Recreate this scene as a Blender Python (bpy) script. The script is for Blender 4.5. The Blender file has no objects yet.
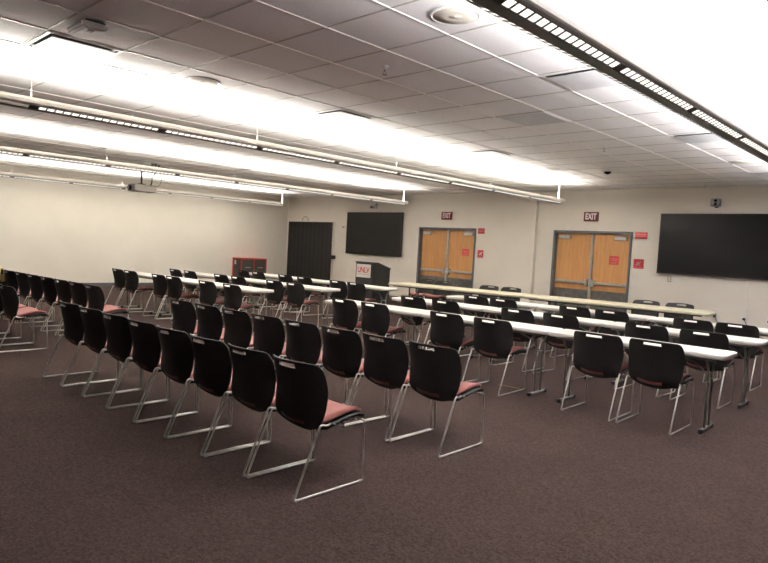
import bpy, bmesh, math, random
from mathutils import Vector, Matrix
random.seed(4)
PI = math.pi
sc = bpy.context.scene
C = sc.collection

# ------------------------------------------------------------------ camera
CAMH = 1.4955
yaw, pitch, roll = 0.7579, -0.0541, 0.0541
cy, sy = math.cos(yaw), math.sin(yaw)
fw = Vector((-sy*math.cos(pitch), cy*math.cos(pitch), math.sin(pitch)))
rr = Vector((cy, sy, 0)); uu = rr.cross(fw)
r2 = rr*math.cos(roll) + uu*math.sin(roll)
u2 = -rr*math.sin(roll) + uu*math.cos(roll)
cam = bpy.data.cameras.new('camera'); co = bpy.data.objects.new('camera', cam); C.objects.link(co)
cam.sensor_width = 36; cam.lens = 632.9*36/768; cam.clip_start = 0.05; cam.clip_end = 100
m = Matrix((r2, u2, -fw)).transposed().to_4x4(); m.translation = Vector((0, 0, CAMH))
co.matrix_world = m; sc.camera = co

# ------------------------------------------------------------------ world, exposure
w = bpy.data.worlds.new('world'); sc.world = w; w.use_nodes = True
w.node_tree.nodes['Background'].inputs[0].default_value = (0.9, 0.85, 0.8, 1)
w.node_tree.nodes['Background'].inputs[1].default_value = 0.02
sc.view_settings.view_transform = 'Standard'; sc.view_settings.look = 'None'
sc.view_settings.gamma = 1; sc.view_settings.exposure = 0.92; sc.view_settings.use_curve_mapping = False
sc.cycles.max_bounces = 8; sc.cycles.diffuse_bounces = 5

# ------------------------------------------------------------------ room numbers
D = 13.56; XL = -17.57; H = 3.015; XR = 5.0; YB = -7.0
FIX_X = (-1.68, -6.5, -10.8, -15.82); FIX_Y0 = (1.16, 1.16, 1.16, 1.16); FIX_END = 12.02; FIX_Z = 2.59
UP_W = (33.0, 23.5, 22.0, 16.5)      # watts per metre of uplight, each hanging fixture
LIGHT_COL = ((0.98, 0.97, 1.0), (1, 0.955, 0.88), (1, 0.94, 0.85), (1, 0.94, 0.84))

# ------------------------------------------------------------------ materials
def mat(name, col, rough=0.6, metal=0.0, noise=None, bump=None, spec=0.5, emit=None, estr=1.0):
    m = bpy.data.materials.new(name); m.use_nodes = True
    nt = m.node_tree; b = nt.nodes['Principled BSDF']
    b.inputs['Base Color'].default_value = (*col, 1); b.inputs['Roughness'].default_value = rough
    b.inputs['Metallic'].default_value = metal; b.inputs['Specular IOR Level'].default_value = spec
    tc = nt.nodes.new('ShaderNodeTexCoord')
    if noise:                                    # (scale, second colour, contrast lo, hi)
        n = nt.nodes.new('ShaderNodeTexNoise'); n.inputs['Scale'].default_value = noise[0]; n.inputs['Detail'].default_value = 4
        nt.links.new(tc.outputs['Object'], n.inputs['Vector'])
        cr = nt.nodes.new('ShaderNodeValToRGB'); cr.color_ramp.elements[0].position = noise[2]; cr.color_ramp.elements[1].position = noise[3]
        cr.color_ramp.elements[0].color = (*col, 1); cr.color_ramp.elements[1].color = (*noise[1], 1)
        nt.links.new(n.outputs['Fac'], cr.inputs['Fac']); nt.links.new(cr.outputs['Color'], b.inputs['Base Color'])
    if bump:
        n2 = nt.nodes.new('ShaderNodeTexNoise'); n2.inputs['Scale'].default_value = bump[0]; n2.inputs['Detail'].default_value = 3
        nt.links.new(tc.outputs['Object'], n2.inputs['Vector'])
        bp = nt.nodes.new('ShaderNodeBump'); bp.inputs['Strength'].default_value = bump[1]; bp.inputs['Distance'].default_value = 0.01
        nt.links.new(n2.outputs['Fac'], bp.inputs['Height']); nt.links.new(bp.outputs['Normal'], b.inputs['Normal'])
    if emit:
        b.inputs['Emission Color'].default_value = (*emit, 1); b.inputs['Emission Strength'].default_value = estr
    return m
M = {}
M['wall'] = mat('wall_paint', (0.73, 0.70, 0.625), 0.75, noise=(1.5, (0.76, 0.73, 0.655), 0.35, 0.65), bump=(160, 0.12))
M['wallg'] = mat('front_wall_paint', (0.76, 0.71, 0.635), 0.7, noise=(1.5, (0.79, 0.74, 0.665), 0.35, 0.65), bump=(160, 0.12))
M['tile'] = mat('ceiling_tile', (0.77, 0.75, 0.735), 0.85, noise=(90, (0.83, 0.81, 0.795), 0.35, 0.65), bump=(130, 0.35))
M['tbar'] = mat('ceiling_grid', (0.80, 0.77, 0.72), 0.35)
M['tbar_shaded'] = mat('ceiling_cross_tee_shaded', (0.47, 0.43, 0.37), 0.5, noise=(8, (0.51, 0.47, 0.41), 0.4, 0.6))  # same bars as the grid; shade from their facing is in the colour
M['white'] = mat('white_painted_metal', (0.78, 0.77, 0.75), 0.4, noise=(6, (0.74, 0.73, 0.71), 0.4, 0.6))
M['grayplate'] = mat('grey_vent_plate', (0.56, 0.57, 0.58), 0.3, noise=(6, (0.60, 0.60, 0.61), 0.4, 0.6))
M['cream'] = mat('speaker_grille', (0.66, 0.61, 0.52), 0.7, noise=(300, (0.5, 0.46, 0.38), 0.5, 0.6))
M['fixture'] = mat('fixture_paint', (0.52, 0.49, 0.44), 0.35, noise=(3, (0.56, 0.53, 0.48), 0.4, 0.6))
M['fixbacklit'] = mat('fixture_backlit_metal', (0.10, 0.085, 0.075), 0.5, noise=(8, (0.12, 0.10, 0.09), 0.4, 0.6))  # light-painted metal coloured dark: backlit shade of the underside
M['cell'] = mat('louver_glow', (0.8, 0.8, 0.78), 0.5, emit=(1.0, 0.95, 0.86), estr=0.8)
M['table'] = mat('white_plastic', (0.80, 0.775, 0.725), 0.42, noise=(12, (0.77, 0.745, 0.695), 0.4, 0.6))
M['beige'] = mat('beige_laminate', (0.66, 0.62, 0.46), 0.45, noise=(14, (0.62, 0.58, 0.43), 0.4, 0.6))
M['tleg'] = mat('grey_steel', (0.30, 0.30, 0.26), 0.35, 0.5, noise=(20, (0.34, 0.34, 0.30), 0.4, 0.6))
M['blacksteel'] = mat('black_steel', (0.02, 0.02, 0.02), 0.4, 0.3, noise=(20, (0.03, 0.03, 0.03), 0.4, 0.6))
M['shell'] = mat('black_chair_plastic', (0.011, 0.0105, 0.010), 0.48, noise=(30, (0.015, 0.014, 0.013), 0.4, 0.6), bump=(400, 0.1), spec=0.4)
M['seat'] = mat('brick_red_seat_fabric', (0.27, 0.078, 0.062), 0.9, noise=(220, (0.36, 0.115, 0.095), 0.35, 0.65), bump=(350, 0.3))
M['seat'].node_tree.nodes['Principled BSDF'].inputs['Sheen Weight'].default_value = 0.25
M['chrome'] = mat('chrome_rod', (0.80, 0.77, 0.72), 0.28, 0.75, noise=(5, (0.66, 0.63, 0.58), 0.4, 0.6))
M['glide'] = mat('clear_plastic_glide', (0.5, 0.48, 0.45), 0.3, noise=(40, (0.6, 0.58, 0.55), 0.4, 0.6))
M['frame'] = mat('blue_grey_door_frame', (0.105, 0.115, 0.125), 0.45, noise=(9, (0.12, 0.13, 0.14), 0.4, 0.6))
M['steel'] = mat('brushed_aluminium', (0.42, 0.42, 0.41), 0.38, 0.7, noise=(12, (0.48, 0.48, 0.46), 0.4, 0.6))
M['closer'] = mat('silver_closer', (0.52, 0.52, 0.50), 0.4, 0.2, noise=(12, (0.57, 0.57, 0.55), 0.4, 0.6))
M['kick'] = mat('kick_plate', (0.16, 0.16, 0.155), 0.3, 0.6, noise=(9, (0.24, 0.235, 0.225), 0.35, 0.7))
M['red'] = mat('red_sign', (0.52, 0.022, 0.03), 0.45, noise=(60, (0.56, 0.03, 0.04), 0.4, 0.6))
M['exit'] = mat('maroon_exit_sign', (0.15, 0.012, 0.018), 0.4, noise=(40, (0.18, 0.016, 0.022), 0.4, 0.6))
M['signwhite'] = mat('sign_lettering', (0.82, 0.80, 0.78), 0.5, noise=(40, (0.86, 0.84, 0.82), 0.4, 0.6))
M['signpink'] = mat('faded_lettering', (0.72, 0.30, 0.28), 0.5, noise=(40, (0.78, 0.36, 0.34), 0.4, 0.6))
M['bezel'] = mat('black_bezel', (0.008, 0.008, 0.008), 0.4, noise=(30, (0.012, 0.012, 0.012), 0.4, 0.6))
M['screen'] = mat('dark_screen', (0.007, 0.0068, 0.007), 0.28, noise=(2, (0.009, 0.0085, 0.0085), 0.4, 0.6), spec=0.22)
M['lectern'] = mat('charcoal_laminate', (0.016, 0.016, 0.016), 0.45, noise=(18, (0.023, 0.022, 0.022), 0.4, 0.6))
M['paper'] = mat('off_white_board', (0.72, 0.70, 0.64), 0.6, noise=(30, (0.75, 0.73, 0.68), 0.4, 0.6))
M['redletter'] = mat('red_lettering', (0.55, 0.03, 0.04), 0.5, noise=(30, (0.6, 0.04, 0.05), 0.4, 0.6))
M['cabred'] = mat('red_cabinet_trim', (0.62, 0.035, 0.02), 0.3, noise=(20, (0.66, 0.045, 0.03), 0.4, 0.6))
M['cabdark'] = mat('dark_cabinet_panel', (0.05, 0.05, 0.042), 0.4, noise=(25, (0.075, 0.07, 0.06), 0.4, 0.6))
M['panel'] = mat('black_folding_vinyl', (0.008, 0.0075, 0.0075), 0.55, noise=(8, (0.012, 0.011, 0.011), 0.4, 0.6))
M['plate'] = mat('wall_plate_plastic', (0.78, 0.76, 0.72), 0.4, noise=(30, (0.8, 0.78, 0.74), 0.4, 0.6))
M['plateb'] = mat('beige_plate_plastic', (0.45, 0.40, 0.30), 0.4, noise=(30, (0.48, 0.43, 0.33), 0.4, 0.6))
M['cable'] = mat('black_rubber', (0.012, 0.012, 0.012), 0.5, noise=(40, (0.02, 0.02, 0.02), 0.4, 0.6))
M['baseb'] = mat('slate_baseboard', (0.085, 0.085, 0.10), 0.6, noise=(14, (0.10, 0.10, 0.115), 0.4, 0.6))
M['yellow'] = mat('pale_yellow_cloth', (0.75, 0.70, 0.25), 0.8, noise=(60, (0.80, 0.76, 0.36), 0.4, 0.6))
M['tape'] = mat('worn_yellow_tape', (0.17, 0.135, 0.05), 0.8, noise=(60, (0.12, 0.09, 0.05), 0.4, 0.6))
M['blue'] = mat('blue_plug_plastic', (0.03, 0.03, 0.35), 0.4, noise=(40, (0.04, 0.04, 0.4), 0.4, 0.6))
M['lens'] = mat('dark_lens_glass', (0.01, 0.01, 0.03), 0.08, noise=(40, (0.012, 0.012, 0.04), 0.4, 0.6))
M['projbody'] = mat('grey_projector_case', (0.33, 0.31, 0.28), 0.5, noise=(30, (0.38, 0.36, 0.32), 0.4, 0.6))
M['devgrey'] = mat('grey_device_plastic', (0.30, 0.30, 0.30), 0.4, noise=(30, (0.36, 0.36, 0.36), 0.4, 0.6))

def carpet_mat():
    m = bpy.data.materials.new('carpet'); m.use_nodes = True; nt = m.node_tree; b = nt.nodes['Principled BSDF']
    L = nt.links.new; b.inputs['Roughness'].default_value = 0.95; b.inputs['Specular IOR Level'].default_value = 0.1
    tc = nt.nodes.new('ShaderNodeTexCoord')
    v = nt.nodes.new('ShaderNodeTexVoronoi'); v.inputs['Scale'].default_value = 85; L(tc.outputs['Object'], v.inputs['Vector'])
    cr = nt.nodes.new('ShaderNodeValToRGB'); e = cr.color_ramp.elements
    e[0].position = 0; e[0].color = (0.040, 0.0245, 0.0212, 1); e[1].position = 1; e[1].color = (0.080, 0.053, 0.047, 1)
    a = e.new(0.45); a.color = (0.058, 0.037, 0.0325, 1)
    sp = nt.nodes.new('ShaderNodeSeparateColor'); L(v.outputs['Color'], sp.inputs[0]); L(sp.outputs[0], cr.inputs['Fac'])
    n = nt.nodes.new('ShaderNodeTexNoise'); n.inputs['Scale'].default_value = 2.2; n.inputs['Detail'].default_value = 5; L(tc.outputs['Object'], n.inputs['Vector'])
    cr2 = nt.nodes.new('ShaderNodeValToRGB'); cr2.color_ramp.elements[0].color = (0.86, 0.86, 0.86, 1); cr2.color_ramp.elements[1].color = (1, 1, 1, 1)
    cr2.color_ramp.elements[0].position = 0.3; cr2.color_ramp.elements[1].position = 0.7; L(n.outputs['Fac'], cr2.inputs['Fac'])
    mx = nt.nodes.new('ShaderNodeMix'); mx.data_type = 'RGBA'; mx.blend_type = 'MULTIPLY'; mx.inputs[0].default_value = 1
    L(cr.outputs['Color'], mx.inputs[6]); L(cr2.outputs['Color'], mx.inputs[7]); L(mx.outputs[2], b.inputs['Base Color'])
    bp = nt.nodes.new('ShaderNodeBump'); bp.inputs['Strength'].default_value = 0.6; bp.inputs['Distance'].default_value = 0.006
    L(v.outputs['Distance'], bp.inputs['Height']); L(bp.outputs['Normal'], b.inputs['Normal'])
    return m
M['carpet'] = carpet_mat()
def wood_mat():
    m = bpy.data.materials.new('honey_maple_veneer'); m.use_nodes = True; nt = m.node_tree; b = nt.nodes['Principled BSDF']
    L = nt.links.new; b.inputs['Roughness'].default_value = 0.45
    tc = nt.nodes.new('ShaderNodeTexCoord'); mp = nt.nodes.new('ShaderNodeMapping'); mp.inputs['Scale'].default_value = (9, 9, 0.7)
    L(tc.outputs['Object'], mp.inputs[0]); n = nt.nodes.new('ShaderNodeTexNoise'); n.inputs['Scale'].default_value = 2.5; n.inputs['Detail'].default_value = 6; n.inputs['Distortion'].default_value = 0.6
    L(mp.outputs[0], n.inputs['Vector']); cr = nt.nodes.new('ShaderNodeValToRGB')
    cr.color_ramp.elements[0].position = 0.3; cr.color_ramp.elements[0].color = (0.50, 0.235, 0.075, 1)
    cr.color_ramp.elements[1].position = 0.7; cr.color_ramp.elements[1].color = (0.62, 0.32, 0.115, 1)
    L(n.outputs['Fac'], cr.inputs['Fac']); L(cr.outputs['Color'], b.inputs['Base Color'])
    return m
M['wood'] = wood_mat()

# ------------------------------------------------------------------ mesh helpers
class MB:
    def __init__(s): s.bm = bmesh.new(); s.mi = 0
    def _tag(s, faces, smooth=False):
        for f in faces: f.material_index = s.mi; f.smooth = smooth
    def box(s, x0, x1, y0, y1, z0, z1, bev=0.0, mat4=None, seg=2):
        r = bmesh.ops.create_cube(s.bm, size=1.0); vs = r['verts']
        for v in vs:
            v.co = Vector(((x0+x1)/2 + v.co.x*(x1-x0), (y0+y1)/2 + v.co.y*(y1-y0), (z0+z1)/2 + v.co.z*(z1-z0)))
        es = list({e for v in vs for e in v.link_edges}); fs = list({f for v in vs for f in v.link_faces})
        s._tag(fs)
        if bev > 0:
            rb = bmesh.ops.bevel(s.bm, geom=es, offset=bev, segments=seg, profile=0.5, affect='EDGES')
            s._tag(rb['faces'], True); vs = list({v for f in rb['faces'] for v in f.verts} | {v for v in vs if v.is_valid})
        if mat4 is not None: bmesh.ops.transform(s.bm, matrix=mat4, verts=vs)
        return s
    def tube(s, pts, rad, n=8, fillet=0.0, fs=4, cap=True):
        pts = [Vector(p) for p in pts]
        if fillet > 0:
            out = [pts[0]]
            for i in range(1, len(pts)-1):
                a, b, c = pts[i-1], pts[i], pts[i+1]
                l = min(fillet, (a-b).length*0.45, (c-b).length*0.45)
                p, q = b+(a-b).normalized()*l, b+(c-b).normalized()*l
                for k in range(fs+1):
                    t = k/fs; out.append(p*(1-t)**2 + b*2*t*(1-t) + q*t*t)
            out.append(pts[-1]); pts = out
        rings = []; prev = None
        for i, p in enumerate(pts):
            t = (pts[min(i+1, len(pts)-1)] - pts[max(i-1, 0)]).normalized()
            if prev is None:
                a = Vector((0, 0, 1)) if abs(t.z) < 0.9 else Vector((1, 0, 0)); nrm = t.cross(a).normalized()
            else: nrm = (prev - t*prev.dot(t)).normalized()
            prev = nrm; bn = t.cross(nrm)
            r = rad[i] if isinstance(rad, (list, tuple)) else rad
            rings.append([s.bm.verts.new(p + (nrm*math.cos(2*PI*k/n) + bn*math.sin(2*PI*k/n))*r) for k in range(n)])
        for a, b in zip(rings, rings[1:]):
            for k in range(n):
                f = s.bm.faces.new((a[k], a[(k+1) % n], b[(k+1) % n], b[k])); f.smooth = True; f.material_index = s.mi
        if cap:
            for rg in (rings[0][::-1], rings[-1]):
                f = s.bm.faces.new(rg); f.material_index = s.mi
        return s
    def lathe(s, prof, cx, cy, z0=0.0, n=28, axis='z'):
        rings = []
        for r, z in prof:
            ring = []
            for k in range(n):
                a = 2*PI*k/n; x, y = math.cos(a)*max(r, 1e-4), math.sin(a)*max(r, 1e-4)
                p = (cx+x, cy+y, z0+z) if axis == 'z' else (cx+x, cy-z, z0+y)   # axis y: z runs towards -Y
                ring.append(s.bm.verts.new(p))
            rings.append(ring)
        for a, b in zip(rings, rings[1:]):
            for k in range(n):
                f = s.bm.faces.new((a[k], a[(k+1) % n], b[(k+1) % n], b[k])); f.smooth = True; f.material_index = s.mi
        for rg in (rings[0][::-1], rings[-1]):
            f = s.bm.faces.new(rg); f.material_index = s.mi
        return s
    def prism(s, poly, axis, a0, a1, smooth=False):
        """poly of 2D points; axis 'x': (y,z) extruded over x; 'y': (x,z) over y; 'z': (x,y) over z"""
        def P(p, a):
            return {'x': (a, p[0], p[1]), 'y': (p[0], a, p[1]), 'z': (p[0], p[1], a)}[axis]
        A = [s.bm.verts.new(P(p, a0)) for p in poly]; B = [s.bm.verts.new(P(p, a1)) for p in poly]
        n = len(poly)
        for k in range(n):
            f = s.bm.faces.new((A[k], A[(k+1) % n], B[(k+1) % n], B[k])); f.material_index = s.mi; f.smooth = smooth
        for rg in (A[::-1], B):
            f = s.bm.faces.new(rg); f.material_index = s.mi
        return s
    def quad(s, *ps):
        f = s.bm.faces.new([s.bm.verts.new(p) for p in ps]); f.material_index = s.mi; return s
    def build(s, name, mats, parent=None, recalc=True):
        if recalc: bmesh.ops.recalc_face_normals(s.bm, faces=s.bm.faces)
        me = bpy.data.meshes.new(name); s.bm.to_mesh(me); s.bm.free()
        for mm in (mats if isinstance(mats, (list, tuple)) else [mats]): me.materials.append(mm)
        o = bpy.data.objects.new(name, me); C.objects.link(o)
        if parent: o.parent = parent
        return o
def tag(o, label=None, cat=None, group=None, kind=None):
    if label: o['label'] = label
    if cat: o['category'] = cat
    if group: o['group'] = group
    if kind: o['kind'] = kind
    return o
def empty(name, loc=(0, 0, 0), rz=0.0):
    o = bpy.data.objects.new(name, None); C.objects.link(o); o.location = loc; o.rotation_euler = (0, 0, rz)
    o.empty_display_size = 0.1; return o
def dup(root, loc, rz=0.0):
    r = root.copy(); C.objects.link(r); r.location = loc; r.rotation_euler = (0, 0, rz)
    for k in ('label', 'group'):
        if k in r: del r[k]
    for ch in list(root.children):
        c = ch.copy(); C.objects.link(c); c.parent = r
        for g in list(ch.children):
            d = g.copy(); C.objects.link(d); d.parent = c
    return r
def struct(o): o['kind'] = 'structure'; return o
def text_mesh(name, body, size, mt, loc, parent=None, sx=1.0, bold=0.0, ext=0.002, rot=(PI/2, 0, 0)):
    cu = bpy.data.curves.new(name, 'FONT'); cu.body = body; cu.size = size; cu.align_x = 'CENTER'; cu.align_y = 'CENTER'
    cu.extrude = ext; cu.offset = bold
    t = bpy.data.objects.new(name + '_tmp', cu); C.objects.link(t)
    dg = bpy.context.evaluated_depsgraph_get(); dg.update()
    me = bpy.data.meshes.new_from_object(t.evaluated_get(dg)); bpy.data.objects.remove(t)
    me.transform(Matrix.Diagonal((sx, 1, 1, 1))); me.materials.clear(); me.materials.append(mt)
    o = bpy.data.objects.new(name, me); C.objects.link(o); o.rotation_euler = rot; o.location = loc
    if parent: o.parent = parent
    return o

# ------------------------------------------------------------------ room shell
DL = (-11.58, -9.635, 2.112); DR = (-7.42, -5.553, 2.112)
b = MB(); b.box(XL-0.1, XR+0.1, YB-0.1, D+0.35, -0.1, 0); struct(b.build('floor', M['carpet']))
b = MB(); b.box(XL-0.15, XL, YB-0.1, D+0.3, 0, H+0.05); struct(b.build('wall_left', M['wall']))
b = MB(); b.box(XR, XR+0.15, YB-0.1, D+0.3, 0, H+0.05); struct(b.build('wall_right', M['wall']))
b = MB(); b.box(XL, XR, YB-0.15, YB, 0, H+0.05); struct(b.build('wall_back', M['wall']))
b = MB()
for x0, x1, z0 in ((XL, DL[0], 0), (DL[0], DL[1], DL[2]), (DL[1], DR[0], 0), (DR[0], DR[1], DR[2]), (DR[1], XR, 0)):
    b.box(x0, x1, D, D+0.3, z0, H+0.05)
b.box(-9.30, -7.86, D-0.11, D+0.001, 0, H+0.02)                 # shallow bump-out between the doors
struct(b.build('wall_front', M['wallg']))
# ceiling: tiles with a raised grid of narrow bars
TX, TY, OX, OY = 0.6144, 0.6056, -2.8665, 2.9517
b = MB(); b.box(XL-0.1, XR+0.1, YB-0.1, D+0.3, H, H+0.12); struct(b.build('ceiling', M['tile']))
b = MB()
i = -8
x = OX - TX*24
while x < XR:
    if x > XL: b.box(x-0.0075, x+0.0075, YB, D, H-0.007, H+0.001)
    x += TX
y = OY - TY*12
while y < D:
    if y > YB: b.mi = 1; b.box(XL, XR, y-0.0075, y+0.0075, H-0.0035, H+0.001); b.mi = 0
    y += TY
b.box(XL, XL+0.02, YB, D, H-0.008, H+0.001); b.box(XL, XR, D-0.02, D, H-0.008, H+0.001)
struct(b.build('trim_1', [M['tbar'], M['tbar_shaded']]))
b = MB(); b.box(XL, XL+0.012, YB, D, 0, 0.10, 0.003); struct(b.build('baseboard_left', M['baseb']))
b = MB()
for x0, x1 in ((XL, DL[0]), (DL[1], -9.30), (-7.86, DR[0]), (DR[1], XR)): b.box(x0, x1, D-0.012, D, 0, 0.10, 0.003)
b.box(-9.312, -7.848, D-0.122, D-0.11, 0, 0.10, 0.003)
struct(b.build('baseboard_front', M['baseb']))

# ------------------------------------------------------------------ double doors in the front wall
def double_door(idx, X0, X1, Z):
    root = empty('door_%d' % idx, ((X0+X1)/2, D, 0)); root['kind'] = 'structure'
    cx = (X0+X1)/2; h = (X1-X0)/2
    f = MB(); F = 0.052
    f.box(-h, -h+F, -0.02, 0.16, 0, Z, 0.003); f.box(h-F, h, -0.02, 0.16, 0, Z, 0.003); f.box(-h+F, h-F, -0.02, 0.16, Z-F, Z, 0.003)
    f.box(-h+F, -h+F+0.015, 0.135, 0.16, 0, Z-F); f.box(h-F-0.015, h-F, 0.135, 0.16, 0, Z-F)
    f.build('door_frame', M['frame'], root)
    mu = MB(); mu.box(-0.028, 0.028, 0.06, 0.14, 0, Z-F, 0.006)
    mu.lathe([(0.012, 0), (0.014, 0.012), (0.006, 0.02)], 0.0, 0.06, 1.0, 12, 'y')
    mu.build('mullion', M['steel'], root)
    for s in (-1, 1):
        a, c = (-h+F, -0.028) if s < 0 else (0.028, h-F)
        lf = MB(); lf.box(a+0.003, c-0.003, 0.10, 0.145, 0.006, Z-F-0.004, 0.002)
        leaf = lf.build('door_leaf', M['wood'], root)
        k = MB(); k.box(a+0.015, c-0.015, 0.096, 0.10, 0.02, 0.775, 0.001)
        k.build('kick_plate', M['kick'], leaf)
        # panic bar: two end housings, a push rail between them
        p = MB(); zb = 0.935
        hi = -0.075 if s < 0 else 0.075
        lo = a+0.06 if s < 0 else c-0.06
        p.box(min(hi, lo), max(hi, lo), 0.035, 0.062, zb-0.024, zb+0.024, 0.008)
        p.box(min(hi, lo), max(hi, lo), 0.062, 0.10, zb-0.032, zb+0.032, 0.004)
        p.box(hi-0.035, hi+0.035, 0.02, 0.10, zb-0.085, zb+0.085, 0.012)
        p.box(lo-0.03, lo+0.03, 0.03, 0.10, zb-0.035, zb+0.035, 0.010)
        p.build('panic_bar', M['steel'], leaf)
        # closer: body, arm
        cxx = (a+0.22) if s < 0 else (c-0.22)
        cl = MB(); cl.box(cxx-0.15, cxx+0.13, 0.035, 0.10, Z-F-0.14, Z-F-0.065, 0.010)
        cl.tube([(cxx+0.05, 0.06, Z-F-0.065), (cxx+0.05, 0.06, Z-F-0.045), (cxx-s*0.10, -0.0, Z-F-0.035), (cxx+s*0.02, 0.03, Z-F-0.02)], 0.008, 6)
        cl.build('door_closer', M['closer'], leaf)
    return root
double_door(1, *DL); double_door(2, *DR)

# ------------------------------------------------------------------ hanging uplight fixtures
def fixture(idx, X, Y0, Y1, watts, col, label, post=True):
    root = empty('pendant_light', (X, Y1, FIX_Z)); L = Y1-Y0
    tag(root, label, 'ceiling light', 'long pendant uplights in parallel rows')
    # housing: curved channel, open at the top; each side a thin curved wall, flat spine below, its backlit shade put into the colour
    hs = MB()
    for s in (-1, 1):
        out = [(0.090, 0.022), (0.103, 0.034), (0.110, 0.045), (0.111, 0.070), (0.107, 0.095)]
        inn = [(x-0.006, z) for x, z in out][::-1]
        poly = [(s*x, z) for x, z in out+inn]
        hs.prism(poly, 'y', -L, 0, False)
    for yy in (-L, 0):                                             # end caps
        cap = [(-0.111, 0.070), (-0.103, 0.034), (-0.090, 0.021), (-0.034, -0.001), (0.034, -0.001), (0.090, 0.021), (0.103, 0.034), (0.111, 0.070), (0.107, 0.098), (-0.107, 0.098)]
        hs.prism(cap, 'y', yy-0.012, yy+0.012)
    hs.build('housing', M['fixture'], root)
    sp = MB(); sp.box(-0.036, 0.036, -L+0.012, -0.012, 0.0, 0.006); 
    sp.build('spine', M['fixbacklit'], root)
    tr = MB(); tr.box(-0.100, 0.100, -L+0.012, -0.012, 0.056, 0.062)
    tr.build('lamp_tray', M['white'], root)
    # louvered sections, 1.22 m each with a blank joint between them
    pitch = 1.25; y = 0.0
    ref = Y1; off = (ref - 2.51 + 0.21) % pitch if idx == 0 else 0.06
    y = -off; first = True
    cuts = []
    while y - 1.17 > -L: cuts.append((y-1.17, y)); y -= pitch
    for a, c in cuts:
        for s in (-1, 1):
            lv = MB(); n = 16
            P = lambda t, yy, dz=0.0: (s*(0.036+0.055*t), yy, 0.001+0.021*t+dz)
            lv.mi = 0
            for k in range(n):
                y0 = a + (c-a)*k/n + 0.004; y1 = a + (c-a)*(k+1)/n - 0.004
                lv.quad(P(0.08, y0, 0.004), P(0.08, y1, 0.004), P(0.92, y1, 0.004), P(0.92, y0, 0.004))
            lv.mi = 1
            for k in range(n+1):
                yy = a + (c-a)*k/n
                lv.quad(P(0, yy-0.008), P(0, yy+0.008), P(1, yy+0.008), P(1, yy-0.008))
                lv.quad(P(0, yy-0.004), P(1, yy-0.004), P(1, yy-0.004, 0.02), P(0, yy-0.004, 0.02))
                lv.quad(P(0, yy+0.004), P(1, yy+0.004), P(1, yy+0.004, 0.02), P(0, yy+0.004, 0.02))
            for t0, t1 in ((0, 0.09), (0.91, 1.0)):
                lv.quad(P(t0, a), P(t0, c), P(t1, c), P(t1, a))
            lv.build('louver', [M['cell'], M['fixbacklit']], root)
        # blank joint
        for s in (-1, 1):
            jt = MB(); y1b = a; y0b = a-0.08
            jt.quad((s*0.036, y0b, 0.001), (s*0.036, y1b, 0.001), (s*0.091, y1b, 0.022), (s*0.091, y0b, 0.022))
            jt.build('joint_plate', M['fixbacklit'], root)
        if cuts.index((a, c)) % 2 == (0 if idx else 1): continue
        hg = MB(); hg.tube([(0, a-0.04, 0.06), (0, a-0.04, H-FIX_Z)], 0.0011, 5); hg.lathe([(0.016, -0.006), (0.016, 0.0)], 0, a-0.04, H-FIX_Z, 12)
        hg.build('hanger_cable', M['steel'], root)
    if post:
        p = MB(); p.tube([(0, -0.05, 0.06), (0, -0.05, H-FIX_Z)], 0.009, 8); p.lathe([(0.03, -0.015), (0.03, 0.0)], 0, -0.05, H-FIX_Z, 14)
        p.build('feed_post', M['white'], root)
    ld = bpy.data.lights.new('uplight_lamp', 'AREA'); ld.shape = 'RECTANGLE'; ld.size = 0.14; ld.size_y = L-0.1
    ld.energy = watts*(L); ld.color = col; ld.spread = math.radians(172)
    lo = bpy.data.objects.new('uplight_lamp', ld); C.objects.link(lo); lo.parent = root
    lo.location = (0, -L/2, 0.085); lo.rotation_euler = (PI, 0, 0)
    return root
FL = ('long grey pendant light at the top right, nearest the camera, with large louver cells',
      'long pendant light ending in front of the wall between the two wood doors',
      'long pendant light ending above the smaller wall screen',
      'farthest long pendant light, beside the left wall')
for k in range(4): fixture(k, FIX_X[k], FIX_Y0[k], FIX_END, UP_W[k], LIGHT_COL[k], FL[k])

# ------------------------------------------------------------------ chairs
def curve_interp(tab, z):
    for (z0, v0), (z1, v1) in zip(tab, tab[1:]):
        if z <= z1: t = (z-z0)/(z1-z0); return v0 + (v1-v0)*max(0, min(1, t))
    return tab[-1][1]
YC = [(0.335, 0.262), (0.35, 0.232), (0.37, 0.205), (0.40, 0.178), (0.45, 0.158), (0.52, 0.143), (0.60, 0.122), (0.70, 0.098), (0.76, 0.083), (0.80, 0.072)]
WV = [(0.0, 0.198), (0.03, 0.212), (0.08, 0.225), (0.16, 0.236), (0.30, 0.245), (0.50, 0.248), (0.70, 0.248), (0.83, 0.244), (0.90, 0.238), (0.94, 0.233), (0.97, 0.224), (0.99, 0.214), (1.0, 0.200)]
def back_pt(u, v):
    zb = 0.345 + 0.055*u*u
    zt = 0.791 - 0.008*u*u
    z = zb + (zt-zb)*v
    x = u*curve_interp(WV, v)
    side = (0.035 + 0.060*min(1, max(0, (v-0.05)/0.5)))*(abs(x)/0.24)**2
    return Vector((x, curve_interp(YC, z) + side, z))
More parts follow.
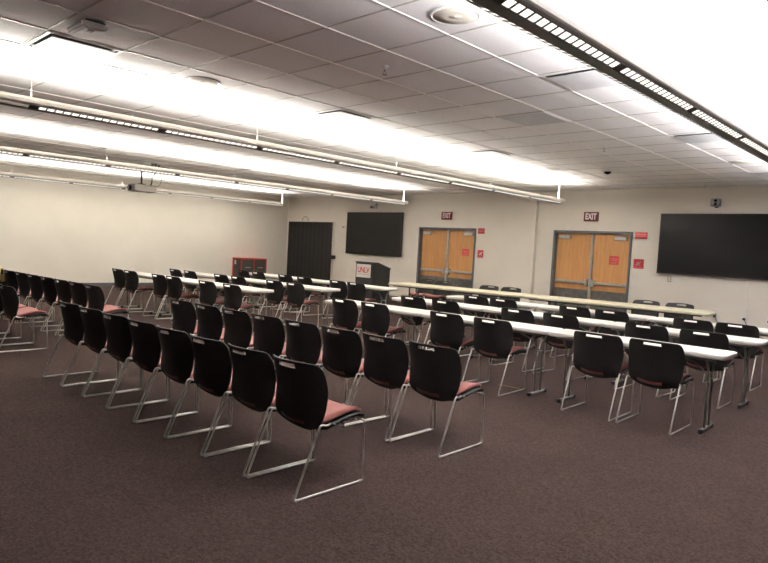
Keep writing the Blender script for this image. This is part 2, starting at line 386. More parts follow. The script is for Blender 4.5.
def make_chair():
    root = empty('stacking_chair')
    # one-piece black back with grip slot near the top and a long gap at the bottom
    us = [-1, -.94, -.86, -.76, -.66, -.5, -.34, -.17, 0, .17, .34, .5, .66, .76, .86, .94, 1]
    vs = [0, .03, .07, .145, .2, .28, .36, .44, .52, .6, .68, .76, .83, .88, .903, .958, .975, .99, 1]
    bm = bmesh.new(); G = [[bm.verts.new(back_pt(u, v)) for u in us] for v in vs]
    for j in range(len(vs)-1):
        for i in range(len(us)-1):
            if vs[j] == .07 and -.66 <= us[i] < .34: continue
            if vs[j] == .903 and -.34 <= us[i] < .34: continue
            f = bm.faces.new((G[j][i], G[j][i+1], G[j+1][i+1], G[j+1][i])); f.smooth = True
    me = bpy.data.meshes.new('tmp'); bm.to_mesh(me); bm.free()
    t = bpy.data.objects.new('tmp', me); C.objects.link(t)
    sm = t.modifiers.new('s', 'SOLIDIFY'); sm.thickness = 0.011; sm.offset = 0
    bv = t.modifiers.new('b', 'BEVEL'); bv.width = 0.003; bv.segments = 2; bv.limit_method = 'ANGLE'; bv.angle_limit = 1.0
    dg = bpy.context.evaluated_depsgraph_get(); dg.update()
    me2 = bpy.data.meshes.new_from_object(t.evaluated_get(dg)); bpy.data.objects.remove(t)
    me2.name = 'backrest'; me2.materials.clear(); me2.materials.append(M['shell'])
    o = bpy.data.objects.new('backrest', me2); C.objects.link(o); o.parent = root
    # seat: cushion and moulded pan as lofted grids
    def seat_pt(u, t, dz, hw, y0=0.20, y1=0.565):
        y = y0 + (y1-y0)*t + 0.030*u*u*(1-t)
        z = 0.394 + 0.056*math.sin(min(1, t*1.25)*PI/2) - 0.030*max(0, (t-0.72)/0.28)**2 + 0.012*(abs(u)**3) - 0.008*(1-u*u)
        wd = hw*(0.90 + 0.10*math.sin(min(1, t*1.6)*PI/2)) * (1 - 0.16*max(0, (t-0.86)/0.14)**2)
        return Vector((u*wd, y, z+dz))
    def slab(name, top, bot, hw, y0, y1, mt):
        mb = MB(); n, mN = 12, 14
        U = [-1 + 2*i/n for i in range(n+1)]; T = [j/mN for j in range(mN+1)]
        def edge(u, t):                                 # pull the rim in for a rounded edge
            e = min(1-abs(u), min(t, 1-t)*1.6); return 0.008*max(0, 1-e/0.10)**2
        A = [[mb.bm.verts.new(seat_pt(u, t, top-edge(u, t), hw, y0, y1)) for u in U] for t in T]
        B = [[mb.bm.verts.new(seat_pt(u, t, bot+edge(u, t)*0.6, hw*0.97, y0, y1)) for u in U] for t in T]
        for j in range(mN):
            for i in range(n):
                for Gd in (A, B):
                    f = mb.bm.faces.new((Gd[j][i], Gd[j][i+1], Gd[j+1][i+1], Gd[j+1][i])); f.smooth = True
        for j in range(mN):
            for i in (0, n):
                mb.bm.faces.new((A[j][i], A[j+1][i], B[j+1][i], B[j][i])).smooth = True
        for i in range(n):
            for j in (0, mN):
                mb.bm.faces.new((A[j][i], A[j][i+1], B[j][i+1], B[j][i])).smooth = True
        return mb.build(name, mt, root)
    slab('seat_pan', -0.004, -0.032, 0.242, 0.225, 0.574, M['shell'])
    slab("seat_cushion", 0.030, -0.008, 0.216, 0.187, 0.566, M['seat'])
    # sled frames: one bent rod each side
    for s in (-1, 1):
        x = s*0.238
        fr = MB()
        fr.tube([(s*0.205, 0.515, 0.402), (x, 0.540, 0.402), (x, 0.555, 0.0075), (x, 0.0, 0.0075), (x, 0.178, 0.425), (s*0.225, 0.240, 0.408), (s*0.19, 0.30, 0.406)],
                0.0070, 8, fillet=0.018, fs=3)
        o = fr.build('sled_leg', M['chrome'], root)
        for yy in (0.02, 0.53):
            gl = MB(); gl.box(x-0.008, x+0.008, yy-0.012, yy+0.012, 0.0, 0.016, 0.004); gl.build('glide', M['glide'], o)
    for yy, zz in ((0.30, 0.398), (0.47, 0.404)):
        cb = MB(); cb.tube([(-0.232, yy, zz+0.012), (-0.20, yy, zz), (0.20, yy, zz), (0.232, yy, zz+0.012)], 0.006, 6, fillet=0.02)
        cb.build('crossbar', M['chrome'], root)
    root['category'] = 'chair'
    return root
proto = make_chair(); used = [False]
def place_chair(x, y0, rz, label, group):
    if not used[0]:
        used[0] = True; o = proto; o.location = (x, y0, 0); o.rotation_euler = (0, 0, rz)
    else: o = dup(proto, (x, y0, 0), rz)
    o['label'] = label; o['group'] = group; o['category'] = 'chair'
    return o
ORD = ['', 'second from the ', 'third from the ', 'fourth from the ', 'fifth from the ', 'sixth from the ', 'seventh from the ', 'eighth from the ', 'ninth from the ']
def nth(k, side='right'): return (ORD[k]+side+' end') if k else (side+'most')
for k in range(8):      # nearest row, second row (ganged), and their left-hand continuations across the aisle
    x = -3.015 - 0.5050*k
    place_chair(x, 2.278-0.004*k, random.uniform(-.01, .01), 'black chair with red seat, %s of the nearest row of eight' % nth(k), 'nearest ganged row of chairs')
for k in range(8):
    x = -2.985 - 0.5030*k
    place_chair(x, 3.560-0.020*k, random.uniform(-.012, .012), 'black chair with red seat, %s of the second long row' % nth(k), 'second ganged row of chairs')
for k, x in enumerate([-8.64-0.503*q for q in range(8)]):
    if x > -10.4:
        place_chair(x, 2.28, random.uniform(-.01, .01), 'black chair, %s of the short near row beyond the aisle' % nth(k), 'near row of chairs beyond the aisle')
for k, (x, y) in enumerate([(-8.62-0.503*q, 3.30-0.022*q) for q in range(9)]):
    place_chair(x, y, random.uniform(-.01, .01), 'black chair, %s of the far row beyond the left aisle' % nth(k), 'far row of chairs beyond the aisle')
ROWN = ('front', 'middle', 'back')
def lerp(a, c, xa, xc, x): return a + (c-a)*(x-xa)/(xc-xa)
RB = [((-5.83+0.0, -5.33, -4.30, -3.72, -2.62, -2.10), 5.60, 5.68), ((-6.17, -5.57, -4.41, -3.80, -2.75, -2.14), 6.99, 7.12), ((-6.00, -5.50, -4.31, -3.76, -2.66, -2.22), 8.37, 8.54)]
RB[0] = ((-6.13, -5.58, -4.46, -3.83, -2.65, -2.11), 5.55, 5.67)
LB = [((-12.40, -11.93, -10.83, -10.34, -9.28, -8.58), 5.30, 5.40), ((-12.60, -12.05, -10.97, -10.42, -9.36, -8.80), 6.63, 6.84), ((-12.55, -11.96, -10.98, -10.35, -9.27, -8.85), 8.28, 8.34)]
def spread(xs):                                  # two chairs of a pair never stand closer than their width
    out = list(xs)
    for i in (0, 2, 4):
        m_, g_ = (out[i]+out[i+1])/2, max(0.515, out[i+1]-out[i]); out[i], out[i+1] = m_-g_/2, m_+g_/2
    return out
for r in range(3):
    xs, a, c = RB[r]; xs = spread(xs)
    for i, x in enumerate(xs):
        place_chair(x, lerp(a, c, -6, -2.1, x), random.uniform(-.03, .03), 'black chair at the right-hand %s table row, %s' % (ROWN[r], nth(5-i)), 'chairs at the right-hand tables')
    xs, a, c = LB[r]; xs = spread(xs)
    for i, x in enumerate(xs):
        place_chair(x, lerp(a, c, -12.2, -8.8, x), random.uniform(-.03, .03), 'black chair at the left-hand %s table row, %s' % (ROWN[r], nth(5-i)), 'chairs at the left-hand tables')
TC = ((-9.56, 11.78, 'left one in front of the left doors'), (-8.99, 11.66, 'right one in front of the left doors'), (-7.73, 11.66, 'left one before the wall between the doors'),
      (-7.21, 11.70, 'right one before the wall between the doors'), (-4.40, 11.75, 'left one below the large screen corner'), (-3.84, 11.82, 'right one below the large screen'))
for x, y, lb in TC:
    place_chair(x, y, PI+random.uniform(-.02, .02), 'black chair behind the beige tables, ' + lb, 'chairs behind the beige presenter tables')

# ------------------------------------------------------------------ folding tables
def rounded(hx, hy, r, n=5):
    out = []
    for cxx, cyy, a0 in ((hx-r, hy-r, 0), (-hx+r, hy-r, PI/2), (-hx+r, -hy+r, PI), (hx-r, -hy+r, 1.5*PI)):
        for k in range(n+1):
            a = a0 + PI/2*k/n; out.append((cxx+r*math.cos(a), cyy+r*math.sin(a)))
    return out
def make_table(Lx, Wy, ht, top, legm, inset, wide, name='folding_table', th=0.044, lr=0.0100):
    root = empty(name); hx, hy = Lx/2, Wy/2
    tb = MB(); bm = tb.bm
    layers = [(0.010, ht-th), (0.0, ht-th+0.008), (0.0, ht-0.010), (0.003, ht-0.003), (0.012, ht)]
    rings = [[bm.verts.new((x, y, z)) for x, y in rounded(hx-d, hy-d, 0.055-d)] for d, z in layers]
    for a, c in zip(rings, rings[1:]):
        for k in range(len(a)):
            bm.faces.new((a[k], a[(k+1) % len(a)], c[(k+1) % len(a)], c[k])).smooth = True
    bm.faces.new(rings[0][::-1]); bm.faces.new(rings[-1])
    tb.build('tabletop', top, root)
    rail = MB()
    for s in (-1, 1): rail.box(-hx+0.10, hx-0.10, s*hy*0.78-0.012, s*hy*0.78+0.012, ht-th-0.022, ht-th+0.002, 0.002)
    rail.build('apron_rail', legm, root)
    for s in (-1, 1):
        x = s*(hx-inset); g = MB(); zt = ht-th-0.004
        w2 = wide/2
        for q in (-1, 1):
            g.tube([(x, q*hy*0.72, zt-0.012), (x, q*w2*1.2, zt-0.10), (x, q*w2, zt-0.22), (x, q*w2, 0.03)] if wide < 0.2 else
                   [(x, q*w2, zt-0.01), (x, q*w2, 0.03)], lr, 8, fillet=0.08)
        g.tube([(x, -hy*0.72, zt-0.012), (x, hy*0.72, zt-0.012)], 0.011, 8)
        if wide >= 0.2: g.tube([(x, -w2, 0.33), (x, w2, 0.33)], 0.010, 8)
        f2 = hy*0.74
        g.box(x-0.016, x+0.016, -f2, f2, 0.008, 0.036, 0.008)
        lg = g.build('leg', legm, root)
        for q in (-1, 1):
            ft = MB(); ft.box(x-0.019, x+0.019, q*f2-0.022, q*f2+0.022, 0.0, 0.040, 0.008); ft.build('foot_cap', M['blacksteel'], lg)
        br = MB(); br.tube([(x, 0, 0.47), (x-s*0.10, 0, 0.585), (x-s*0.33, 0, zt-0.012)], 0.008, 6, fillet=0.03)
        br.tube([(x, -w2, 0.47), (x, w2, 0.47)], 0.008, 6)
        br.build('brace', legm, root)
    root['category'] = 'table'
    return root
TL = 1.69
tproto = make_table(TL-0.006, 0.457, 0.722, M['table'], M['tleg'], 0.165, 0.13)
tshort = make_table(1.50, 0.457, 0.722, M['table'], M['tleg'], 0.165, 0.13)
tables = []; first = [True]; firstL = [True]
POS = {'R': ('right', 'middle', 'left')}
XR_ = {'right': (-1.555, -1.615, -1.615), 'left': (-8.15, -8.17, -8.17)}
for side, rows in (('right', RB), ('left', LB)):
    for r in range(3):
        xs, a, c = rows[r]
        xa, xc = (-6, -2.1) if side == 'right' else (-12.2, -8.8)
        xr = XR_[side][r]
        for k in range(3):
            T_ = TL if side == 'right' else 1.506
            xc_ = xr - T_*(k+0.5)
            yy = lerp(a, c, xa, xc, xc_) + 0.475
            ang = math.atan((c-a)/(xc-xa))
            if side == 'left':
                o = tshort if firstL[0] else dup(tshort, (0, 0, 0)); firstL[0] = False
                o.location = (xc_, yy, 0); o.rotation_euler = (0, 0, ang)
            elif first[0]: o = tproto; o.location = (xc_, yy, 0); o.rotation_euler = (0, 0, ang); first[0] = False
            else: o = dup(tproto, (xc_, yy, 0), ang)
            o['label'] = 'white folding table, %s of three in the %s row on the %s' % (('right one', 'middle one', 'left one')[k], ROWN[r], side)
            o['group'] = 'white folding tables'; o['category'] = 'table'
bp = make_table(3.13, 0.76, 0.735, M['beige'], M['blacksteel'], 0.44, 0.34, name='presenter_table', th=0.046, lr=0.016)
A = Vector((-9.36, 10.33, 0)); B = Vector((-3.12, 11.02, 0)); dv = (B-A).normalized(); ang = math.atan2(dv.y, dv.x)
p1 = A + dv*1.57; p2 = B - dv*1.57
bp.location = p1; bp.rotation_euler = (0, 0, ang)
tag(bp, 'long beige table in front of the left doors and lectern', 'table', 'beige presenter tables')
b2 = dup(bp, p2, ang); tag(b2, 'long beige table in front of the right doors, reaching below the large screen', 'table', 'beige presenter tables')

# ------------------------------------------------------------------ screens
def screen(name, x0, x1, z0, z1, label):
    root = empty(name, ((x0+x1)/2, D-0.06, z0)); h = (x1-x0)/2; hh = z1-z0
    b = MB(); b.box(-h, h, -0.045, 0.0, 0, hh, 0.006)
    b.build('screen_case', M['bezel'], root)
    b = MB(); b.box(-h+0.022, h-0.022, -0.047, -0.0445, 0.030, hh-0.022, 0.0005)
    b.build('display', M['screen'], root)
    b = MB(); b.box(-h*0.5, h*0.5, 0.0, 0.058, hh*0.3, hh*0.75, 0.004)
    b.build('wall_bracket', M['blacksteel'], root)
    tag(root, label, 'screen', 'wall screens')
    return root
screen('wall_screen', -14.46, -12.14, 1.245, 2.516, 'smaller wall-mounted black screen between the black panel and the left doors')
rs = screen('wall_screen', -4.955, -2.72, 1.268, 2.500, 'large black wall-mounted screen cut by the right picture edge')
b = MB(); b.lathe([(0.006, 0), (0.005, 0.003)], 1.0, -0.047, 0.015, 10, 'y'); b.build('power_light', mat('blue_indicator', (0.05, 0.05, 0.6), 0.4, emit=(0.1, 0.1, 1.0), estr=1.2), rs)

# ------------------------------------------------------------------ lectern
root = empty('lectern', (-11.43, 11.64, 0)); tag(root, 'charcoal lectern with a white lettered sign, below the smaller screen', 'lectern')
b = MB(); b.prism([(-0.31, 0.06), (0.31, 0.06), (0.31, 0.935), (-0.16, 1.075), (-0.31, 1.075)], 'x', -0.32, 0.32)
bmesh.ops.bevel(b.bm, geom=list(b.bm.edges), offset=0.006, segments=2, affect='EDGES')
b.build('lectern_body', M['lectern'], root)
b = MB(); b.box(-0.29, 0.29, -0.28, 0.28, 0.0, 0.062, 0.004); b.build('plinth', M['blacksteel'], root)
b = MB(); b.prism([(-0.325, 1.077), (-0.155, 1.077), (0.325, 0.934), (0.325, 0.956), (-0.150, 1.099), (-0.325, 1.099)], 'x', -0.335, 0.335); b.build('lectern_top', M['lectern'], root)
b = MB(); b.box(-0.275, 0.225, -0.322, -0.3105, 0.70, 1.035, 0.003); sg = b.build('sign_board', M['paper'], root); sg['label'] = 'white square sign board with red letters'
text_mesh('lettering', 'UNLV', 0.20, M['redletter'], (-0.025, -0.324, 0.885), sg, sx=0.82, bold=0.004, ext=0.001)
b = MB(); b.box(-0.22, 0.17, -0.3235, -0.3215, 0.775, 0.783); b.build('sign_rule', M['redletter'], sg)
b = MB()
for zz in (0.30, 0.50): b.box(-0.24, 0.24, -0.314, -0.3105, zz-0.004, zz+0.004)
b.build('front_groove', M['blacksteel'], root)
b = MB(); b.lathe([(0.02, 0), (0.018, 0.03), (0.01, 0.035)], 0.0, 0, 0, 12); kb = b.build('side_latch', M['blacksteel'], root); kb.rotation_euler = (0, PI/2, 0); kb.location = (0.32, 0.2, 0.75)

# ------------------------------------------------------------------ black panel left of the smaller screen
root = empty('folding_partition', (-16.255, D, 0)); tag(root, 'tall black folding panel in a pale frame beside the left wall', 'partition')
h = 1.15
pts = []; n = 22
for k in range(n+1):
    xx = -h+0.015 + (2*h-0.03)*k/n; pts.append((xx, -0.085 if k % 2 else -0.076))
b = MB(); b.prism(pts + [(h-0.015, -0.02), (-h+0.015, -0.02)], 'z', 0.012, 2.199, False); b.build('folded_panel', M['panel'], root)
b = MB(); b.box(-h, -h+0.014, -0.095, -0.002, 0, 2.215, 0.003); b.box(h-0.014, h, -0.095, -0.002, 0, 2.215, 0.003); b.box(-h+0.014, h-0.014, -0.095, -0.002, 2.20, 2.215, 0.003)
b.build('panel_frame', M['wallg'], root)
b = MB(); b.box(h-0.05, h+0.12, -0.13, -0.02, 1.03, 1.15, 0.01); b.build('latch_box', M['blacksteel'], root)
b = MB(); b.tube([(-0.42, -0.06, 2.14), (-0.44, -0.06, 2.28), (-0.33, -0.06, 2.38), (-0.18, -0.06, 2.36), (-0.12, -0.06, 2.22)], 0.011, 8, fillet=0.08)
o = b.build('cable_loop', M['devgrey'], root)
b = MB(); b.box(-0.045, 0.045, -0.035, 0, 0, 0.045, 0.006); b.mi = 1; b.box(-0.03, 0.03, -0.037, -0.034, 0.012, 0.028)
o = b.build('wall_sensor', [M['plateb'], M['blacksteel']]); o.location = (-14.70, D, 2.035); tag(o, 'small beige wall sensor between black panel and smaller screen', 'sensor')

# ------------------------------------------------------------------ red-trimmed cabinet on the left wall
root = empty('storage_cabinet', (-17.30, 11.9, 0)); tag(root, 'low dark cabinet with bright red trim against the left wall', 'cabinet')
x0, x1, y0, y1, zt = -0.25, 0.25, -0.49, 0.49, 0.905
b = MB(); b.box(x0+0.01, x1-0.012, y0+0.012, y1-0.012, 0.03, zt-0.012); b.build('cabinet_body', M['cabdark'], root)
b = MB(); t = 0.035
for yy in (y0, -0.02, y1-t): b.box(x1-0.02, x1, yy, yy+t, 0.0, zt, 0.003)
b.box(x1-0.02, x1, y0, y1, zt-t, zt, 0.003); b.box(x1-0.02, x1, y0, y1, 0.0, t, 0.003)
b.box(x0, x1, y0, y0+0.02, zt-t, zt, 0.003); b.box(x0, x0+t, y0, y0+0.02, 0, zt, 0.003); b.box(x1-t, x1, y0, y0+0.02, 0, zt, 0.003); b.box(x0, x1, y0, y0+0.02, 0, t, 0.003)
b.box(x0, x1, y0, y1, zt-0.012, zt+0.004, 0.003)
b.build('red_trim', M['cabred'], root)['label'] = 'bright red trim'
for a, c in ((y0+t, -0.02), (-0.02+t, y1-t)):
    b = MB(); b.box(x1-0.014, x1-0.004, a+0.004, c-0.004, t+0.004, zt-t-0.004, 0.002); dr = b.build('cabinet_door', M['cabdark'], root)
    b = MB(); b.box(x1-0.004, x1+0.012, (a+c)/2-0.10, (a+c)/2+0.10, 0.60, 0.622, 0.004); b.build('handle', M['steel'], dr)
b = MB(); b.box(x0+0.12, x0+0.19, y0-0.004, y0+0.014, 0.70, 0.83, 0.001); b.build('paper_tag', M['paper'], root)

# ------------------------------------------------------------------ signs and wall plates on the front wall
def plate_sign(name, x0, x1, z0, z1, mt, label, cat, group=None, Y=D, th=0.014):
    root = empty(name, ((x0+x1)/2, Y, (z0+z1)/2)); h, v = (x1-x0)/2, (z1-z0)/2
    b = MB(); b.box(-h, h, -th, 0, -v, v, 0.003); b.build('sign_plate', mt, root)
    tag(root, label, cat, group); return root, h, v
for x0, x1, lb in ((-10.79, -10.44, 'maroon and white exit sign above the left doors'), (-6.685, -6.345, 'maroon and white exit sign above the right doors')):
    root, h, v = plate_sign('exit_sign', x0, x1, 2.325, 2.535, M['exit'], lb, 'exit sign', 'exit signs', th=0.035)
    text_mesh('lettering', 'EXIT', 0.185, M['signwhite'], (0, -0.036, 0.0), root, sx=0.70, bold=0.006)
def lines(root, rows, h, mt, th, wmin=0.5):
    b = MB(); rnd = random.Random(7)
    for z, hh in rows:
        x = -h*0.8
        while x < h*0.75:
            ww = rnd.uniform(0.1, 0.22)*h; b.box(x, min(x+ww, h*0.8), -th-0.0015, -th, z-hh/2, z+hh/2); x += ww + 0.05*h
    b.build('lettering', mt, root)
for (x0, x1, z0, z1, side) in ((-5.49, -5.235, 1.968, 2.108, 'right'), (-9.572, -9.335, 1.975, 2.115, 'left')):
    root, h, v = plate_sign('notice_sign', x0, x1, z0, z1, M['red'], 'small wide red notice high on the wall right of the %s doors' % side, 'sign', 'red wall notices')
    lines(root, ((0.025, 0.016), (-0.015, 0.016)), h, M['signpink'], 0.014)
for (x0, x1, z0, z1, side) in ((-5.487, -5.27, 1.333, 1.535, 'right'), (-9.548, -9.345, 1.357, 1.555, 'left')):
    root, h, v = plate_sign('safety_sign', x0, x1, z0, z1, M['red'], 'square red sign with white symbol, right of the %s doors' % side, 'sign', 'red symbol signs')
    b = MB(); b.tube([(-0.05, -0.015, -0.03), (-0.01, -0.015, 0.0), (0.05, -0.015, 0.045)], [0.012, 0.018, 0.010], 6)
    b.tube([(0.0, -0.015, -0.01), (0.03, -0.015, -0.035)], 0.010, 6); b.tube([(-0.035, -0.015, 0.02), (0.0, -0.015, 0.03)], 0.008, 6)
    b.build('symbol', M['signwhite'], root)
    lines(root, ((-0.075, 0.010),), h, M['signpink'], 0.014)
for (x0, x1, z0, z1, side) in ((-6.075, -5.86, 1.385, 1.57, 'right'), (-10.125, -9.91, 1.385, 1.565, 'left')):
    root, h, v = plate_sign('door_notice', x0, x1, z0, z1, mat('bright_red_notice', (0.62, 0.035, 0.04), 0.45, noise=(50, (0.66, 0.05, 0.05), 0.4, 0.6)),
                            'bright red square notice on the right leaf of the %s doors' % side, 'sign', 'red door notices', Y=D+0.0995, th=0.004)
    lines(root, ((0.035, 0.016), (0.0, 0.012), (-0.045, 0.012), (-0.07, 0.010)), h, M['signpink'], 0.004)
def wall_plate(name, x, z, w_, h_, mt, label, cat, group=None, kind=0):
    root = empty(name, (x, D, z)); b = MB(); b.box(-w_/2, w_/2, -0.008, 0, -h_/2, h_/2, 0.003); b.build('cover_plate', mt, root)
    b = MB()
    if kind == 0: b.box(-0.008, 0.008, -0.020, -0.006, -0.014, 0.014, 0.002); b.build('toggle', M['plate'], root)
    elif kind == 1:
        for q in (-1, 1): b.box(-0.016, 0.016, -0.0105, -0.007, q*0.022-0.012, q*0.022+0.012, 0.003)
        b.build('socket', M['plate'], root)
    tag(root, label, cat, group); return root
wall_plate('light_switch', -5.44, 1.145, 0.12, 0.12, M['wall'], 'beige light switch below the red signs right of the right doors', 'switch')
wall_plate('wall_plate', -4.72, 1.155, 0.085, 0.12, M['plateb'], 'tan wall plate under the large screen corner', 'wall plate', None, 1)
wall_plate('wall_plate', -4.575, 1.165, 0.10, 0.115, M['plate'], 'white wall plate under the large screen corner', 'wall plate', None, 1)
wall_plate('wall_plate', -12.42, 1.155, 0.11, 0.12, M['plate'], 'white wall plate under the smaller screen, leftmost of three', 'wall plate', 'plates under the smaller screen', 1)
wall_plate('wall_plate', -12.20, 1.145, 0.13, 0.10, M['plate'], 'white wall plate under the smaller screen, middle of three', 'wall plate', 'plates under the smaller screen', 1)
wall_plate('wall_plate', -11.88, 1.135, 0.10, 0.11, M['plate'], 'white wall plate right of the smaller screen, nearest the left doors', 'wall plate', 'plates under the smaller screen', 1)
for x, mt, lb in ((-3.80, M['cable'], 'low wall outlet with a black plug left of the raceway'), (-3.28, M['cable'], 'low wall outlet with a black plug below the raceway'), (-2.86, M['blue'], 'low wall outlet with a blue plug at the right picture edge')):
    o = wall_plate('power_outlet', x, 0.47, 0.09, 0.12, M['plate'], lb, 'outlet', 'low wall outlets', 1)
    b = MB(); b.box(-0.022, 0.022, -0.05, -0.008, 0.0, 0.045, 0.006); b.tube([(0, -0.045, 0.02), (0.03, -0.06, -0.02), (0.07, -0.03, -0.10), (0.09, -0.015, -0.40)], 0.005, 6, fillet=0.03)
    b.build('plug', mt, o)
b = MB(); b.box(-0.012, 0.012, -0.014, 0, 0.53, 1.29, 0.003); o = b.build('cable_raceway', M['plate']); o.location = (-3.275, D, 0); tag(o, 'thin white cable raceway running down from the large screen', 'cable cover')

# small cameras above the screens
root = empty('tracking_camera', (-3.925, D, 2.62)); tag(root, 'grey camera with two round lenses above the large screen', 'camera')
b = MB(); b.box(-0.03, 0.03, -0.05, 0, 0.0, 0.03, 0.004); b.build('bracket', M['blacksteel'], root)
b = MB(); b.box(-0.085, 0.085, -0.16, -0.02, 0.02, 0.175, 0.03, seg=4); b.build('camera_body', M['devgrey'], root)
for zz in (0.065, 0.13):
    b = MB(); b.lathe([(0.03, 0), (0.028, 0.012), (0.014, 0.02), (0.004, 0.022)], 0.01, -0.155, zz, 18, 'y'); b.build('lens', M['lens'], root)
root = empty('wall_camera', (-13.30, D, 2.62)); tag(root, 'small grey camera on a bracket above the smaller screen', 'camera')
b = MB(); b.box(-0.04, 0.04, -0.02, 0, 0.02, 0.16, 0.004); b.tube([(0, -0.01, 0.09), (0, -0.10, 0.09), (0.02, -0.13, 0.06)], 0.014, 8, fillet=0.03); b.build('bracket', M['devgrey'], root)
b = MB(); b.box(-0.07, 0.14, -0.24, -0.09, 0.0, 0.08, 0.02, seg=3); b.build('camera_body', M['devgrey'], root)
b = MB(); b.lathe([(0.03, 0), (0.028, 0.012), (0.012, 0.02)], 0.03, -0.235, 0.04, 16, 'y'); b.build('lens', M['lens'], root)

# ------------------------------------------------------------------ ceiling fittings
def tile_c(i, j): return (OX + TX*i + TX/2, OY + TY*j + TY/2)      # centre of tile
def diffuser(x, y, label, face='white', first=[None]):
    root = empty('ceiling_vent', (x, y, H)); h = 0.297
    b = MB()
    for (x0, x1, y0, y1) in ((-h, h, -h, -h+0.03), (-h, h, h-0.03, h), (-h, -h+0.03, -h+0.03, h-0.03), (h-0.03, h, -h+0.03, h-0.03)): b.box(x0, x1, y0, y1, -0.012, -0.001, 0.002)
    b.build('vent_frame', M['white'], root)
    b = MB(); b.box(-h+0.03, h-0.03, -h+0.03, h-0.03, -0.004, -0.0012); b.build('vent_throat', M['blacksteel'], root)
    b = MB(); b.box(-0.248, 0.248, -0.248, 0.248, -0.026, -0.018, 0.004)
    for q in (-1, 1): b.box(q*0.12-0.008, q*0.12+0.008, -0.008, 0.008, -0.019, -0.003)
    b.build('vent_plaque', M['white'] if face == 'white' else M['grayplate'], root)
    tag(root, label, 'vent', 'square ceiling vents')
for (i, j, lb, fc) in ((-5, 3, 'square white ceiling vent in the lit band left of centre', 'white'), (-5, 8, 'square white ceiling vent above the left doors, beyond the first', 'white'),
                       (-5, -2, 'large square ceiling vent at the top left, beside the white sensor box', 'white'),
                       (0, 3, 'grey square ceiling vent half hidden by the nearest pendant light', 'g'), (0, 8, 'grey square ceiling vent, middle one beside the nearest pendant light', 'g'), (0, 14, 'grey square ceiling vent at the right edge, near the front wall', 'g'),
                       (-15, 3, 'faint ceiling vent at far left between the middle pendants', 'white'), (-15, 8, 'faint ceiling vent between the pendants, above the cabinet', 'white'), (-15, 13, 'faint ceiling vent above the smaller screen', 'white')):
    x, y = tile_c(i, j); diffuser(x, y, lb, fc)
x, y = tile_c(-2, 5)
root = empty('return_grille', (x, y, H)); tag(root, 'flat grey return air grille in the middle of the ceiling', 'vent')
b = MB(); h = 0.297
for (x0, x1, y0, y1) in ((-h, h, -h, -h+0.02), (-h, h, h-0.02, h), (-h, -h+0.02, -h, h), (h-0.02, h, -h, h)): b.box(x0, x1, y0, y1, -0.012, -0.001, 0.002)
b.build('grille_frame', M['white'], root)
b = MB()
for k in range(27): b.box(-h+0.02, h-0.02, -0.265+k*0.0204-0.006, -0.265+k*0.0204+0.006, -0.009, -0.002)
b.build('grille_slats', M['grayplate'], root)
def ceiling_speaker(x, y, label):
    root = empty('ceiling_speaker', (x, y, H))
    b = MB(); b.lathe([(0.165, -0.001), (0.165, -0.010), (0.158, -0.013), (0.148, -0.013), (0.147, -0.009)], 0, 0, 0, 36); b.build('speaker_ring', M['white'], root)
    b = MB(); b.lathe([(0.146, -0.010), (0.145, -0.0125), (0.06, -0.013), (0.012, -0.013), (0.010, -0.017), (0.002, -0.017)], 0, 0, 0, 36); b.build('speaker_grille', M['cream'], root)
    tag(root, label, 'speaker', 'round ceiling speakers')
ceiling_speaker(-5.655, 3.26, 'round cream ceiling speaker at upper left')
ceiling_speaker(-2.60, 3.28, 'large round ceiling speaker at top centre beside the nearest pendant')
ceiling_speaker(-5.62, 10.04, 'small distant round ceiling speaker near the right doors')
ceiling_speaker(-2.70, 10.29, 'distant round ceiling speaker by the right edge of the picture')
def sprinkler(x, y, label):
    root = empty('sprinkler', (x, y, H))
    b = MB(); b.lathe([(0.032, -0.001), (0.030, -0.008), (0.012, -0.012), (0.010, -0.03)], 0, 0, 0, 16); b.build('escutcheon', M['white'], root)
    b = MB(); b.lathe([(0.008, -0.028), (0.008, -0.045)], 0, 0, 0, 8)
    for q in (-1, 1): b.tube([(q*0.006, 0, -0.042), (q*0.016, 0, -0.055), (q*0.004, 0, -0.07)], 0.0025, 5)
    b.lathe([(0.022, -0.070), (0.022, -0.073)], 0, 0, 0, 12); b.build('sprinkler_head', M['devgrey'], root)
    tag(root, label, 'sprinkler', 'ceiling sprinklers')
for x, y, lb in ((-3.845, 8.233, 'ceiling sprinkler right of centre, nearer than the dome camera'), (-3.968, 12.869, 'ceiling sprinkler close to the front wall above the large screen'), (-3.786, 3.87, 'ceiling sprinkler at the top centre of the picture'),
                 (-8.106, 3.668, 'ceiling sprinkler between pendants at upper left'), (-13.444, 3.937, 'ceiling sprinkler at the far left edge'), (-13.186, 8.056, 'ceiling sprinkler over the distant left tables'), (-8.058, 7.908, 'ceiling sprinkler beside the second pendant, mid picture')):
    sprinkler(x, y, lb)
root = empty('dome_camera', (-4.80, 10.47, H)); tag(root, 'dark dome camera on the ceiling before the right doors', 'camera')
b = MB(); b.lathe([(0.10, -0.001), (0.10, -0.02), (0.085, -0.03)], 0, 0, 0, 28); b.build('dome_base', M['white'], root)
b = MB(); b.lathe([(0.062, -0.028), (0.056, -0.052), (0.036, -0.068), (0.01, -0.075)], 0, 0, 0, 28); b.build('dome_cover', M['lens'], root)
root = empty('motion_sensor', (-4.92, 1.88, H)); tag(root, 'white wedge-shaped sensor box on the ceiling at top left', 'sensor')
b = MB(); b.box(-0.15, 0.13, -0.06, 0.08, -0.022, -0.001, 0.006); b.build('base_plate', M['blacksteel'], root)
b = MB(); b.prism([(-0.10, -0.022), (0.09, -0.022), (0.09, -0.05), (0.05, -0.078), (-0.08, -0.078), (-0.10, -0.06)], 'x', -0.13, 0.17)
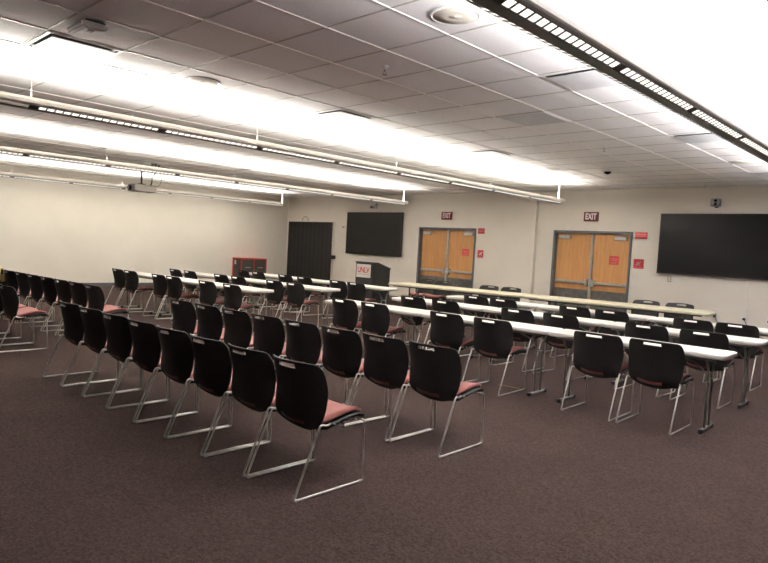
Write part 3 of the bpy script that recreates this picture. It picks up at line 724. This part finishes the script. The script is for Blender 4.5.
bmesh.ops.bevel(b.bm, geom=list(b.bm.edges), offset=0.010, segments=3, affect='EDGES'); b.build('sensor_body', M['white'], root)
b = MB(); b.box(0.08, 0.13, -0.04, 0.0, -0.083, -0.076, 0.002); b.build('sensor_window', M['devgrey'], root)

# projector hanging from a ceiling plate
px_, py_ = -13.31, 6.30
root = empty('projector', (px_, py_, 2.40)); tag(root, 'grey projector hanging on a black pole before the left wall', 'projector')
b = MB(); b.box(-0.60, 0.60, -0.29, 0.29, H-2.40-0.016, H-2.40-0.001, 0.004); b.build('ceiling_plate', M['white'], root)
b = MB(); b.tube([(0, 0, 0.17), (0, 0, H-2.40-0.014)], 0.019, 10); b.box(-0.07, 0.07, -0.06, 0.06, 0.150, 0.178, 0.006); b.build('pole', M['blacksteel'], root)
b = MB(); b.box(-0.17, 0.17, -0.23, 0.27, 0.0, 0.155, 0.022, seg=3)
for k in range(9): b.box(0.168, 0.174, -0.18+k*0.045, -0.155+k*0.045, 0.04, 0.11)
b.build('projector_case', M['projbody'], root)
b = MB(); b.lathe([(0.06, 0), (0.06, 0.05), (0.045, 0.06), (0.02, 0.05)], -0.02, -0.22, 0.075, 20, 'y'); b.build('projector_lens', M['blacksteel'], root)
b = MB(); b.tube([(0.03, 0.18, 0.14), (0.08, 0.20, 0.22), (0.02, 0.22, 0.34), (0.12, 0.26, 0.44), (0.24, 0.27, H-2.415)], 0.014, 8, fillet=0.06)
b.tube([(0.10, 0.22, 0.12), (0.22, 0.30, 0.15), (0.26, 0.34, 0.30), (0.22, 0.30, 0.42), (0.20, 0.27, H-2.415)], 0.005, 6, fillet=0.08); b.build('cable', M['cable'], root)
b = MB(); b.lathe([(0.035, -0.09), (0.035, 0.0)], 0.30, 0.10, H-2.415, 12); b.lathe([(0.03, -0.07), (0.03, 0.0)], 0.40, 0.12, H-2.415, 12); b.build('plate_fitting', M['devgrey'], root)

# ------------------------------------------------------------------ small things
# pale yellow cloth draped over a chair back at the left picture edge
b = MB(); YX, YY = -12.08, 3.16
prof = [(-0.02, 0.60), (-0.035, 0.70), (-0.022, 0.79), (0.0, 0.812), (0.022, 0.79), (0.036, 0.70), (0.05, 0.58)]
rows_ = []
for k in range(13):
    xx = -0.17 + 0.34*k/12; w_ = 0.006*math.sin(k*1.9)
    rows_.append([b.bm.verts.new((xx, 0.085+0.10*(xx/0.24)**2+y+w_*(1 if y > 0 else -1), z+0.015*math.sin(k*1.1)*(1 if z < 0.65 else 0))) for y, z in prof])
for a_, c_ in zip(rows_, rows_[1:]):
    for q in range(len(prof)-1): b.bm.faces.new((a_[q], a_[q+1], c_[q+1], c_[q])).smooth = True
o = b.build('draped_cloth', M['yellow']); o.location = (YX, YY-0.01, 0)
sm = o.modifiers.new('thickness', 'SOLIDIFY'); sm.thickness = 0.004
tag(o, 'pale yellow cloth draped over a chair back at the left picture edge', 'cloth')

b = MB(); b.box(-0.125, 0.125, -0.022, 0.022, 0.0, 0.0012); o = b.build('floor_tape', M['tape']); o.location = (-3.80, 6.16, 0.0005); o.rotation_euler = (0, 0, 0.1)
tag(o, 'short worn strip of yellow tape on the carpet by a table leg', 'tape')
